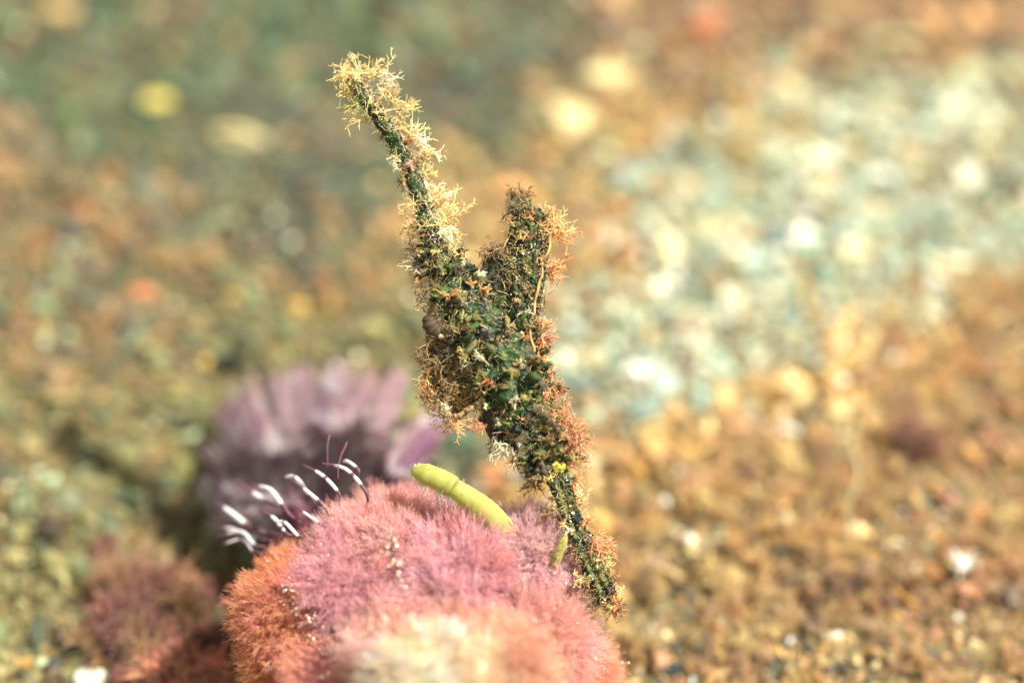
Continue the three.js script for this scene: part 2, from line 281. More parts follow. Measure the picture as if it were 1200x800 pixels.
// ---------------------------------------------------------------- the fish: hanging head down, tail up
{
  const root = thing('ghost_pipefish', G(690, 690), 'dark green ghost pipefish hanging head down, shaggy with tan and orange filaments', 'fish');
  // spine: picture x, y, half width px, half thickness px, depth offset mm
  const S = [[411, 90, 5, 4, 0], [419, 101, 8, 6, 0], [432, 120, 9, 7, 0], [450, 145, 9.5, 7, 0], [467, 172, 9, 7, 0], [482, 200, 9.5, 7, 0], [493, 232, 11, 8, 0], [502, 265, 13, 10, 0], [511, 298, 16, 12, 0], [524, 330, 22, 15, 0], [546, 362, 29, 18, 0], [570, 392, 35, 22, 0], [590, 420, 38, 24, 0], [605, 450, 37, 23, 0], [617, 478, 31, 20, 0], [628, 504, 23, 17, 0], [640, 526, 18, 14, 0], [650, 548, 14, 11, 0], [659, 572, 11, 9, 0], [667, 596, 10, 8.5, 0], [677, 622, 10, 9, 0], [688, 648, 12, 10, 0], [699, 672, 13.5, 11, 0], [710, 694, 13, 10, 0], [718, 708, 8, 7, 0], [721, 713, 3, 3, 0]];
  const cx = new THREE.CatmullRomCurve3(S.map(s => V(s[0], s[1], 0))), px = PX(0.3);
  const wAt = t => { const u = t * (S.length - 1), i = Math.min(S.length - 2, Math.floor(u)), f = u - i, k = f * f * (3 - 2 * f); return [S[i][2] + (S[i + 1][2] - S[i][2]) * k, S[i][3] + (S[i + 1][3] - S[i][3]) * k]; };
  const RN = 420, SN = 168, p = [], c = [], idx = [];
  const g0 = lin('#12240e'), g1 = lin('#213a16'), g2 = lin('#415622'), g3 = lin('#0c120e'), tanc = lin('#6e5c34'), yel = lin('#a8a040'), sur = [];
  for (let i = 0; i < RN; i++) {
    const t = i / (RN - 1), q = cx.getPoint(t), tg = cx.getTangent(t), nx = -tg.y, ny = tg.x, [w, th] = wAt(t);   // nx,ny: across in the picture
    for (let s = 0; s <= SN; s++) {
      const a = s / SN * Math.PI * 2, ca = Math.cos(a), sa = Math.sin(a);
      const bx = q.x + nx * ca * w, by = q.y + ny * ca * w, bz = sa * th, big = Math.min(1, w / 22);
      const lump = big * (5 * noise(bx * .055, by * .055, bz * .055 + 3) + 3.2 * noise(bx * .13, by * .13, bz * .13)) + 2.0 * big * noise(bx * .3, by * .3, bz * .3) + 0.9 * noise(bx * .5, by * .5, bz * .5) + (t > .68 ? 1.6 * Math.cos(a * 7 + .5) : 0);
      const X = bx + nx * ca * lump, Y = by + ny * ca * lump, Z = bz + sa * lump * .9;
      const pt = P(X, Y, 0.3 + Z * px); p.push(pt.x, pt.y, pt.z);
      const n1 = noise(X * .05, Y * .05, Z * .05 + 5), n2 = noise(X * .16, Y * .16, Z * .16), n3 = noise(X * .32, Y * .32, Z * .32);
      let col = mixc(g0, g1, Math.min(1, Math.max(0, .5 + n1 * 1.2 + n2 * .7)));
      if (n2 + n3 * .6 > .34) col = g2; if (n1 - n2 * .5 < -.3) col = g3; if (n3 + n2 * .4 > .5) col = tanc; if (t > .66 && n3 + n1 > .25) col = mixc(g2, tanc, .5);
      c.push(...col); sur.push([X, Y, Z, nx * ca, ny * ca, sa, t]);
    }
  }
  for (let i = 0; i < RN - 1; i++) for (let s = 0; s < SN; s++) { const a = i * (SN + 1) + s; idx.push(a, a + 1, a + SN + 1, a + 1, a + SN + 2, a + SN + 1); }
  for (const [row, flip] of [[0, 0], [RN - 1, 1]]) { const o = row * (SN + 1); for (let s = 1; s < SN - 1; s++) flip ? idx.push(o, o + s, o + s + 1) : idx.push(o, o + s + 1, o + s); }
  let bg = new THREE.BufferGeometry(); bg.setAttribute('position', new THREE.Float32BufferAttribute(p, 3)); bg.setAttribute('color', new THREE.Float32BufferAttribute(c, 3)); bg.setIndex(idx); bg = mergeVertices(bg, 1e-7); bg.computeVertexNormals();
  part(root, 'body', bg, M.skin);
  // ragged fleshy lobes that break up the outline
  const lobeCol = ['#1a2e12', '#284018', '#3f5222', '#54502a', '#141a12', '#34401a', '#6a5a30', '#223a1c'].map(lin);
  for (let k = 0; k < 185; k++) {
    const inB = k < 140, s0 = sur[Math.floor(rnd() * sur.length)];
    if (inB && (s0[6] < .3 || s0[6] > .68 || s0[5] > .3)) { k--; continue; } if (!inB && s0[6] > .3 && s0[6] < .68) { k--; continue; }
    const L = (inB ? rr(5, 13) : rr(3, 5)) * px, d = D(s0[3] * 1.2, s0[4] * 1.2, s0[5] - .2).addScaledVector(rdir(), .7).normalize(), g = pebbleGeo(3, .8, L * rr(.35, .6), L, L * rr(.3, .5), rr(0, 90)), a = g.attributes.position, col = new Float32Array(a.count * 3), ca = pick(lobeCol), cb = pick(lobeCol);
    for (let i = 0; i < a.count; i++) { const n = noise(a.getX(i) * 2600 + k, a.getY(i) * 2600, a.getZ(i) * 2600); col.set(n > .15 ? cb : mixc(ca, cb, .2), i * 3); }
    g.setAttribute('color', new THREE.BufferAttribute(col, 3)); g.applyQuaternion(new THREE.Quaternion().setFromUnitVectors(V(0, 1, 0), d));
    const o = P(s0[0], s0[1], .3 + s0[2] * px).addScaledVector(d, L * .45); g.translate(o.x, o.y, o.z); part(root, 'skin_lobe', g, M.skin);
    if (rnd() < .7) { const f = new Fil(); tuft(f, o.clone().addScaledVector(d, L * .7), d, rr(9, 17) * px, pick(['#ecd490', '#f2e6c4', '#a07c48', '#b8b060', '#f0ac68', '#6a5838'].map(lin)), { n: 7, kids: 5, spread: .9, r: .0001, wander: .42 }); part(root, 'skin_tuft', f.geo, M.fishTuft); }
  }

  // fins: leaf-like slabs with thickness, an outline in picture points and fin rays standing proud
  function fin(name, base, ribs, thick, colA, colB, rayCol, mt) {   // ribs: [tipx, tipy, basex, basey, depth offset mm at the tip]
    const nr = ribs.length, nv = 64, sub = 10, p = [], c = [], idx = [], ring = [];
    const N = (nr - 1) * sub + 1, F = new Fil();
    for (let face = 0; face < 2; face++) for (let i = 0; i < N; i++) {
      const u = i / sub, a = Math.min(nr - 2, Math.floor(u)), f = u - a, L = ribs[a], R = ribs[a + 1];
      for (let j = 0; j < nv; j++) {
        const v = j / (nv - 1), rag = v > .55 ? (v - .55) / .45 * (9 * noise(i * .33, 4, nr) + 6 * noise(i * .9, 6, nr)) : 0;
        const e = k => L[k] + (R[k] - L[k]) * f, bx = e(2), by = e(3), tx = e(0), ty = e(1), dz = e(4);
        const bow = Math.sin(v * Math.PI) * 3, X = bx + (tx - bx) * v + bow * noise(i * .18, v * 3, 2) * 2 + 4 * noise(i * .1, v * 7, 5) * v, Y = by + (ty - by) * v + rag;
        const edge = Math.min(1, 4 * Math.min(i / (N - 1), 1 - i / (N - 1)) + .25) * (1 - v * .6), Z = dz * v + 0.35 * noise(i * .3, v * 4, 7) + (face ? 1 : -1) * .5 * noise(X * .2, Y * .2, 8) * Math.min(1, e(5)) + (face ? 1 : -1) * (e(5)) * edge * (.6 + .5 * noise(X * .15, Y * .15, 3));
        const pt = P(X, Y, 0.3 + Z * .001); p.push(pt.x, pt.y, pt.z);
        const n = noise(X * .12, Y * .12, 1) + .6 * noise(X * .4, Y * .4, 2); c.push(...(n > .25 ? colB : n > .12 ? mixc(colA, colB, .6) : n < -.3 ? mixc(colA, [0.008, 0.012, 0.012], .6) : mixc(colA, colB, .2)));
      }
    }
    const off = N * nv;
    for (let face = 0; face < 2; face++) for (let i = 0; i < N - 1; i++) for (let j = 0; j < nv - 1; j++) { const q = face * off + i * nv + j; face ? idx.push(q, q + 1, q + nv, q + 1, q + nv + 1, q + nv) : idx.push(q, q + nv, q + 1, q + 1, q + nv, q + nv + 1); }
    const rim = []; for (let j = 0; j < nv; j++) rim.push(j); for (let i = 1; i < N; i++) rim.push(i * nv + nv - 1); for (let j = nv - 2; j >= 0; j--) rim.push((N - 1) * nv + j);
    for (let k = 0; k < rim.length - 1; k++) { const a = rim[k], b = rim[k + 1]; idx.push(a, b, a + off, b, b + off, a + off); }
    const g = new THREE.BufferGeometry(); g.setAttribute('position', new THREE.Float32BufferAttribute(p, 3)); g.setAttribute('color', new THREE.Float32BufferAttribute(c, 3)); g.setIndex(idx); g.computeVertexNormals();
    const m = part(root, name, g, mt ?? M.membrane);
    for (const L of ribs) { const f = new Fil(), pts = []; for (let j = 0; j <= 8; j++) { const v = j / 8; pts.push(P(L[2] + (L[0] - L[2]) * v + 7 * Math.sin(v * 3.1) * noise(v * 2.6, L[0], 1), L[3] + (L[1] - L[3]) * v, 0.3 + (L[4] * v - L[5] * (1 - v * .6) * .9) * .001)); } f.tube(pts, t => .00014 * (1 - .6 * t) * (1 + .4 * noise(t * 12, L[0], 3)), 0, 6, () => vary(rayCol, .25)); part(m, 'fin_ray', f.geo, M.skin); }
    return m;
  }
  const olive = lin('#47481f'), brownish = lin('#7a5c30'), dgreen = lin('#14280f');
  fin('dorsal_fin', 0, [[566, 300, 556, 366, .8, .4], [578, 292, 566, 372, .6, .4], [590, 306, 578, 380, .3, .6], [601, 244, 590, 386, 0, .9], [610, 230, 598, 392, -.2, 1.5], [622, 238, 608, 396, -.3, 2.3], [634, 246, 618, 400, -.2, 2.4], [645, 270, 628, 404, 0, 1.4]], 1.3, dgreen, olive, lin('#2a3216'), M.membrane);
  fin('pelvic_fin', 0, [[498, 404, 548, 380, 2, 1.5], [494, 424, 552, 396, 2.5, 1.5], [500, 448, 556, 412, 3, 1.5], [498, 464, 562, 428, 3, 1.5], [522, 470, 570, 440, 3, 1.5], [536, 494, 580, 452, 3, 1.5]], 1.5, lin('#4a4424'), lin('#96703a'), lin('#7a6236'));
  fin('anal_fin', 0, [[560, 492, 578, 462, 1, .9], [574, 514, 588, 474, 1, .9], [592, 520, 598, 484, 1, .9], [606, 534, 610, 496, .6, .9]], .9, lin('#3a2a24'), lin('#54402a'), lin('#5a4630'));
  // fleshy knobs over the dorsal fin
  for (let k = 0; k < 46; k++) {
    const v = rnd(), top = k > 32, x = top ? rr(596, 644) : 618 - 4 * v + gauss() * 10, y = top ? 242 + Math.abs(x - 612) * .5 + gauss() * 7 : 262 + 120 * v, L = (top ? rr(3, 7) : rr(5, 10)) * px, g = pebbleGeo(3, .9, L * rr(.4, .8), L, L * .45, rr(0, 90)), a = g.attributes.position, col = new Float32Array(a.count * 3), ca = pick(lobeCol), cb = pick(lobeCol);
    for (let i = 0; i < a.count; i++) col.set(noise(a.getX(i) * 2600 + k, a.getY(i) * 2600, a.getZ(i) * 2600) > .15 ? cb : ca, i * 3);
    g.setAttribute('color', new THREE.BufferAttribute(col, 3)); g.rotateZ(rr(-1, 1)); g.rotateX(-PITCH + rr(-.4, .4)); const o = P(x, y, .2984 + rr(0, .0008)); g.translate(o.x, o.y, o.z); part(root, 'skin_lobe', g, M.skin);
    if (top || rnd() < .6) { const f = new Fil(); tuft(f, o, D(rr(-1, 1), rr(-1.2, .3), -.7), rr(8, 15) * px, pick(['#b8a868', '#a07c48', '#e0c888', '#7c6a40'].map(lin)), { n: 7, kids: 5, spread: .9, r: .00008, wander: .45 }); part(root, 'skin_tuft', f.geo, M.fishTuft); }
  }
  // small knob beside the pelvic fin
  { const f = new Fil(); { const kc = new THREE.CatmullRomCurve3([P(530, 402, .299), P(515, 391, .2985), P(507, 384, .2984), P(503, 376, .2984), P(501, 369, .2984)]); f.tube(kc.getPoints(24), t => (.0007 + .0008 * Math.sin(Math.min(1, t * 1.1) * Math.PI * .9)) * (1 + .3 * noise(t * 10, 2, 4)) * (t > .97 ? .4 : 1), 0, 16, t => mixc(lin('#2c241a'), lin('#4a3a26'), .5 + noise(t * 7, 1, 7))); } part(root, 'knob', f.geo, M.skin); }
  { const g = pebbleGeo(2, .8, .00048, .0004, .0005, 3); const q = P(517, 394, .2974); g.translate(q.x, q.y, q.z); const col = new Float32Array(g.attributes.position.count * 3); for (let i = 0; i < col.length; i += 3) col.set(lin('#c8b070'), i); g.setAttribute('color', new THREE.BufferAttribute(col, 3)); part(root, 'sand_bead', g, M.granule); }
  // yellow eye on the head, above the snout
  { const q = P(654, 549, 0.3 - 0.0013); const g = pebbleGeo(4, .6, .0011, .0017, .0006, 14); g.translate(q.x, q.y, q.z); const col = new Float32Array(g.attributes.position.count * 3); const a = g.attributes.position; for (let i = 0; i < a.count; i++) { const n = noise(a.getX(i) * 1800, a.getY(i) * 1800, 2); col.set(vary(n > .2 ? lin('#a8a040') : n < -.3 ? lin('#f0e878') : lin('#e4dc48'), .08), i * 3); } g.setAttribute('color', new THREE.BufferAttribute(col, 3)); const e = part(root, 'eye', g, M.granule); tag(e, 'bright yellow eye'); 
    const q2 = P(634, 553, 0.2985), k = pebbleGeo(4, .7, .0015, .0017, .0012, 9); k.translate(q2.x, q2.y, q2.z); const c2 = new Float32Array(k.attributes.position.count * 3); for (let i = 0; i < c2.length; i += 3) c2.set(vary(lin('#3a3226'), .35), i); k.setAttribute('color', new THREE.BufferAttribute(c2, 3)); part(root, 'cheek_knob', k, M.skin); }
  // filament tufts: [x, y, dx, dy, length px, colour, stems]
  const C = { gold: lin('#ecd490'), pale: lin('#f2e6c4'), grn: lin('#b8b060'), brn: lin('#a07c48'), org: lin('#e8ae6c'), red: lin('#d89868'), dk: lin('#6a5838'), pink: lin('#e8c0ac') };
  const T = [[410, 92, -.6, -.7, 24, 'gold', 8], [420, 88, -.2, -1, 24, 'gold', 8], [432, 92, .2, -1, 24, 'gold', 7], [440, 90, .3, -1, 30, 'gold', 3], [408, 104, -1, .1, 14, 'gold', 6], [420, 122, -1, .3, 20, 'grn', 8], [432, 138, -1, .3, 20, 'gold', 4],
    [446, 104, .6, -.8, 26, 'pale', 7], [456, 118, .9, -.6, 28, 'gold', 5], [462, 128, 1, -.1, 22, 'gold', 6], [452, 112, .5, -.5, 18, 'gold', 5], [478, 162, .7, -.7, 28, 'gold', 8], [486, 172, .9, -.5, 28, 'pale', 8], [488, 184, 1, -.1, 24, 'gold', 8], [480, 188, .2, .6, 14, 'pink', 6], [466, 184, -.6, .5, 12, 'grn', 4], [478, 206, -.8, .3, 12, 'gold', 4], [495, 204, .9, -.2, 18, 'gold', 5],
    [504, 236, .7, -.7, 28, 'pale', 8], [512, 246, .9, -.4, 32, 'gold', 9], [516, 258, 1, -.2, 28, 'gold', 8], [514, 272, .8, .2, 22, 'pale', 8], [520, 290, .8, -.2, 20, 'gold', 7], [506, 258, .4, -.6, 20, 'pale', 7], [488, 242, -1, -.2, 22, 'gold', 6], [488, 266, -1, 0, 22, 'gold', 6], [490, 290, -1, .1, 20, 'brn', 6], [496, 310, -1, .2, 20, 'pale', 6], [504, 334, -1, .5, 20, 'brn', 6], [516, 352, -.8, .5, 24, 'gold', 6], [492, 300, -.6, .5, 16, 'dk', 6],
    [600, 234, -.2, -1, 16, 'brn', 10], [614, 232, .1, -1, 16, 'brn', 10], [606, 246, -.5, -.5, 18, 'dk', 8], [580, 296, -.2, -1, 22, 'brn', 8], [570, 304, -.8, -.6, 16, 'brn', 6], [640, 272, -.2, -1, 30, 'org', 8], [646, 274, .5, -.9, 30, 'gold', 8], [648, 278, 1, -.6, 26, 'org', 7], [636, 320, .6, -.9, 24, 'org', 8], [642, 322, 1, -.4, 24, 'org', 7], [630, 384, .6, -.8, 22, 'org', 8], [634, 392, .9, 0, 20, 'red', 8], [628, 402, .3, .8, 16, 'org', 6], [622, 386, -1, .1, 26, 'org', 6], [588, 300, -.6, -.8, 16, 'brn', 6], [580, 330, -.7, -.7, 18, 'dk', 6], [566, 350, -.6, -.8, 18, 'brn', 5], [545, 340, .3, -.8, 14, 'grn', 5],
    [520, 360, -.3, .3, 24, 'pale', 6], [555, 392, -.8, .2, 24, 'pale', 7], [540, 378, -.6, .4, 20, 'gold', 6], [590, 390, -.8, .2, 24, 'pink', 7], [572, 426, -.8, .1, 24, 'pale', 7], [585, 440, -.9, .2, 20, 'pink', 6], [600, 408, -.7, .3, 20, 'gold', 5], [575, 412, .5, -.3, 16, 'brn', 5],
    [502, 404, -.8, -.2, 16, 'brn', 8], [498, 422, -1, 0, 14, 'brn', 9], [504, 450, -1, .1, 16, 'org', 9], [502, 462, -1, .2, 14, 'brn', 9], [514, 468, -.6, .8, 12, 'brn', 7], [520, 430, -.5, -.3, 18, 'brn', 7], [530, 450, -.6, .4, 16, 'brn', 7], [530, 486, -.7, .5, 22, 'brn', 9], [536, 492, -.3, 1, 18, 'org', 8], [526, 480, -1, .3, 18, 'pale', 5], [562, 494, -.2, 1, 16, 'red', 7], [578, 512, -.3, 1, 14, 'dk', 7], [596, 520, -.4, .9, 18, 'pale', 7], [606, 534, -.5, .8, 16, 'brn', 7], [512, 412, .4, .2, 16, 'dk', 8], [540, 414, -.2, .2, 20, 'dk', 8],
    [640, 440, .9, -.4, 20, 'org', 7], [645, 455, .9, -.2, 18, 'red', 8], [636, 426, .9, -.5, 16, 'pale', 5], [650, 500, .3, -1, 44, 'red', 12], [660, 505, .5, -1, 46, 'red', 12], [668, 525, .3, -1, 50, 'red', 10], [655, 490, -.6, -.6, 34, 'org', 9], [664, 520, .6, -.5, 28, 'red', 8], [668, 545, .8, -.4, 20, 'red', 8], [676, 524, .9, -.2, 14, 'pale', 4], [630, 492, -.5, -.4, 28, 'org', 7], [640, 470, .2, -.5, 18, 'org', 7], [620, 506, -.3, .3, 22, 'pink', 7],
    [630, 560, -.9, .3, 20, 'brn', 10], [626, 566, -.5, .8, 14, 'brn', 7], [634, 546, -1, -.2, 16, 'dk', 7], [650, 596, -1, 0, 18, 'brn', 8], [656, 606, -.9, .4, 14, 'brn', 6], [672, 560, .8, .2, 16, 'org', 7], [676, 585, .8, .3, 16, 'gold', 7], [684, 606, .8, .2, 18, 'org', 8], [694, 632, .9, -.1, 22, 'red', 9], [698, 644, .9, -.4, 26, 'org', 8], [706, 660, .9, -.3, 14, 'gold', 6], [714, 676, 1, 0, 14, 'brn', 7], [718, 694, .9, .3, 12, 'gold', 6], [716, 712, .3, 1, 14, 'red', 8], [722, 712, .6, 1, 14, 'brn', 8], [676, 650, -1, .2, 12, 'brn', 6], [684, 676, -1, .3, 16, 'gold', 6], [690, 690, -.8, .6, 14, 'brn', 6], [700, 704, -.6, .8, 12, 'dk', 6], [668, 640, -1, -.2, 14, 'gold', 5]];
  for (const [x, y, dx, dy, L, k, n] of T) { const f = new Fil(); tuft(f, P(x, y, .3 - .0006 * rr(-.6, 2)), D(dx, dy, rr(-.5, .3)), L * px * (L > 40 ? .95 : 1.45) * rr(.85, 1.15), C[k], { n: Math.ceil(n * 1.1), kids: 6, spread: .85, r: .00012, wander: .42, curl: 1.9 }); part(root, 'skin_tuft', f.geo, M.fishTuft); }
  // orange stalk down the free edge of the dorsal fin and pale stalk along the tail
  for (const [pts, col, r] of [[[[646, 272], [643, 290], [637, 305], [632, 330], [628, 355], [624, 375], [622, 398], [626, 420]], C.org, .0002], [[[566, 466], [556, 476], [544, 482], [532, 490]], C.brn, .00042]]) {
    const f = new Fil(), cv = new THREE.CatmullRomCurve3(pts.flatMap(([x, y], k) => k ? [P((x + pts[k - 1][0]) / 2 + gauss() * 3, (y + pts[k - 1][1]) / 2 + gauss() * 3, .2982), P(x + gauss() * 2, y + gauss() * 2, .2982 + .0006 * rnd())] : [P(x, y, .2984)])); f.tube(cv.getPoints(40), t => r * (1 + .7 * noise(t * 32, 1, r * 1e4)), 0, 7, () => vary(col, .2, .08)); part(root, 'algal_stalk', f.geo, M.fishTuft);
  }
  // fuzz and pale granules all over the skin
  const fz = new Fil(), gr = new Fil(), fc = [C.gold, C.brn, C.grn, C.pale, C.dk, C.org];
  for (let k = 0; k < 6600; k++) { const s = sur[Math.floor(rnd() * sur.length)]; if (s[6] > .7 && rnd() < .72) continue; if (s[6] < .26 && s[3] < .35 && rnd() < .8) continue; const col = s[3] > .2 && s[6] > .4 ? pick([C.org, C.gold, C.red, C.brn]) : s[3] > 0 && s[6] < .4 ? pick([C.gold, C.pale]) : pick(fc); fz.tube(path(P(s[0], s[1], .3 + s[2] * px), D(s[3], s[4], s[5]).addScaledVector(rdir(), .6), rr(4, 14) * px, 5, .45, rdir().multiplyScalar(1.4)), .000055, .000025, 3, vary(col, .2, .06)); }
  for (let k = 0; k < 9000; k++) { const s = sur[Math.floor(rnd() * sur.length)]; if (s[6] < .25 && rnd() < .6 || noise(s[0] * .09, s[1] * .09, s[2] * .09 + 9) < .12) continue; gr.ball(P(s[0], s[1], .3 + s[2] * px), rnd() < .04 ? rr(.0002, .0004) : rr(.00004, .00014), vary(pick([lin('#f4ead0'), lin('#e8dca0'), lin('#d8c060'), lin('#c8d0c0')]), .1)); }
  for (let k = 0; k < 700; k++) { const gx = rr(598, 638), gy0 = rr(262, 395); if (noise(gx * .07, gy0 * .07, 4) + noise(gx * .2, gy0 * .2, 1) * .6 < .12) continue; gr.ball(P(gx, gy0, .2983 + rr(-.0004, .0008)), rnd() < .1 ? rr(.00015, .0003) : rr(.00005, .00014), vary(lin('#f0e4c0'), .15)); }
  for (let k = 0; k < 200; k++) gr.ball(P(rr(500, 590), rr(385, 490), .2995 + rr(0, .003)), rr(.00008, .00024), vary(lin('#e0c890'), .15));
  part(root, 'skin_fuzz', fz.geo, M.fishTuft, 'stuff'); part(root, 'pale_granules', gr.geo, M.granule, 'stuff');
  // shaggy fuzz over the fins
  const ff = new Fil(); for (let k = 0; k < 1500; k++) { const a = rnd() < .4, x = a ? rr(590, 640) : rr(498, 585), y = a ? rr(250, 390) : rr(395, 485), z = a ? .2992 : .3005 + rr(0, .002); ff.tube(path(P(x, y, z), D(rr(-1, 1), rr(-1, .3), rr(-.8, 0)), rr(6, 16) * px, 4, .35), .00009, .00004, 3, vary(pick(a ? [C.brn, C.grn, C.dk, C.gold] : [C.brn, C.gold, C.brn, C.grn, C.org]), .2, .06)); }
  part(root, 'fin_fuzz', ff.geo, M.fishTuft, 'stuff');
}

// ---------------------------------------------------------------- pink and orange alga in front
{
  const root = thing('red_algae_clump', G(520, 830), 'fluffy round clump of pink and orange red alga below the fish', 'alga');
  const lobes = [ // x, y, depth, radius px, colours, count
    [358, 716, .306, 76, ['#f8ac68', '#f4a064', '#fabe7c', '#ee9c78'], 3400], [340, 778, .304, 58, ['#f6b070', '#f29e68', '#fac284'], 1900],
    [455, 658, .307, 84, ['#fac6bc', '#fac0c0', '#f8baac', '#fcd6d2'], 3000], [408, 690, .301, 70, ['#f4bcc6', '#f8c6ce', '#f0b4c0'], 2200], [528, 700, .303, 100, ['#fccad0', '#fac2cc', '#fad2de', '#f8baba'], 4200],
    [616, 660, .306, 66, ['#f8d2da', '#fad6dc', '#f4cad4', '#fadad4'], 2400], [614, 760, .301, 84, ['#fcc2b2', '#fab8a8', '#fccebc', '#fac4c0'], 3600], [676, 796, .307, 52, ['#fac298', '#f8b68c', '#fccca8'], 1700],
    [480, 780, .292, 84, ['#fcc8b4', '#fed4bc', '#fabcb2', '#fcd2ca'], 3000], [570, 796, .290, 84, ['#fed0b0', '#fedcc0', '#fcc4a6'], 2800], [390, 794, .298, 64, ['#f0aeae', '#f6b6a2', '#f8be9c'], 1700],  // first two paler: sun brightness mixed into their pink and peach
    [500, 798, .2810, 68, ['#fff6dc', '#ffecc8', '#ffd8b4', '#fffaf0'], 1500], [556, 782, .2810, 40, ['#ffeccc', '#fcd0b0', '#ffe4c0'], 800], [446, 806, .2830, 36, ['#ffe4c8', '#fcc8b0', '#ffdcb8'], 700],  // cream whites paint the sunlit highlight into the filament colour
  ];
  const gs = new Fil();
  const sprigs = [0, 1, 2, 3].map(() => { const f = new Fil(), pts = path(V(0, 0, 0), V(0, 1, 0), 1, 5, .12); f.tube(pts, .0065, .0032, 3, [1, 1, 1]); for (let j = 0; j < 16; j++) { const t = 1 + Math.floor(rnd() * 4), b = path(pts[t].clone().lerp(pts[t + 1], rnd()), V(rr(-.8, .8), 1, rr(-.8, .8)), rr(.16, .42), 2, .25); f.tube(b, .005, .0025, 3, [1, 1, 1]); if (rnd() < .7) f.tube(path(b[1], V(rr(-.9, .9), 1, rr(-.9, .9)), rr(.1, .22), 2, .2), .0042, .0022, 3, [1, 1, 1]); } const g = f.geo; g.deleteAttribute('color'); return g; });
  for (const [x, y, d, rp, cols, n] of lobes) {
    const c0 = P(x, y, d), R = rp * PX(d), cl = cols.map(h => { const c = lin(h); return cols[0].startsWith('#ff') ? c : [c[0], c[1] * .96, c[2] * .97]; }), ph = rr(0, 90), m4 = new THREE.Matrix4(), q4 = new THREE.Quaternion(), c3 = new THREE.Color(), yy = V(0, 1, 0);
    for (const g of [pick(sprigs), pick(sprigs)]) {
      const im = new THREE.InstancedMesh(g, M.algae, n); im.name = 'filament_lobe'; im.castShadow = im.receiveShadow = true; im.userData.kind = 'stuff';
      im.userData.label = cols[0].startsWith('#ff') ? 'cream filaments coloured as a sun highlight' : x < 350 ? 'orange filaments' : 'pink filaments';
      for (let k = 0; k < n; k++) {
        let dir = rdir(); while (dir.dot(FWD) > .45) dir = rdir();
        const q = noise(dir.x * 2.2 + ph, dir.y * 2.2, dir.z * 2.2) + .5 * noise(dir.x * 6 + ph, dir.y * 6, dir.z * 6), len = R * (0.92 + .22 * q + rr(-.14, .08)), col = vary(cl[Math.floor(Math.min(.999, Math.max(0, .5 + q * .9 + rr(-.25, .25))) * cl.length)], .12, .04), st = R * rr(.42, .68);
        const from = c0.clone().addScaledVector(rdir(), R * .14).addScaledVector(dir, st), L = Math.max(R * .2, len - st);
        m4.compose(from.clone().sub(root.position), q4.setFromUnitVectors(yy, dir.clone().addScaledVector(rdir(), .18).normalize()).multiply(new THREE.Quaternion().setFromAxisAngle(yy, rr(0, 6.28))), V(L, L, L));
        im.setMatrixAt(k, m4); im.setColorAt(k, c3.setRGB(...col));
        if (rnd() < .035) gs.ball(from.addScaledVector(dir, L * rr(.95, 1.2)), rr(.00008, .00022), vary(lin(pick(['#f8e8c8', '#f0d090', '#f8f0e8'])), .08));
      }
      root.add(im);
    }
    // a lumpy holdfast cushion that the filaments of the lobe grow from
    const core = pebbleGeo(3, .3, R * .6, R * .6, R * .6, x); core.translate(c0.x, c0.y, c0.z); const col = new Float32Array(core.attributes.position.count * 3); for (let i = 0; i < col.length; i += 3) col.set(vary(cl[0], .1), i); core.setAttribute('color', new THREE.BufferAttribute(col, 3)); part(root, 'cushion', core, new THREE.MeshStandardMaterial({ vertexColors: true, roughness: .95 }));
  }
  // chains of caught sand grains
  for (const [x0, y0, x1, y1, d, n] of [[455, 630, 470, 720, .2905, 70], [540, 758, 590, 742, .278, 40], [335, 690, 390, 760, .2955, 80], [600, 650, 650, 700, .3, 50], [400, 740, 560, 720, .2835, 40]]) for (let k = 0; k < n; k++) { const t = rnd(); gs.ball(P(x0 + (x1 - x0) * t + gauss() * 14, y0 + (y1 - y0) * t + gauss() * 14, d - .0022 + rr(-.001, .002)), rr(.0001, .0003), vary(lin(pick(['#f8e8c8', '#f4d8a0', '#f8f4e8'])), .06)); }
  part(root, 'sand_grains', gs.geo, M.granule, 'stuff');
  // stalk down to the gravel
  const st = new Fil(); st.tube([P(500, 760, .315), P(510, 790, .322), G(515, 815, -.002)], .011, .014, 16, lin('#8a5048')); part(root, 'holdfast', st.geo, M.skin);
}
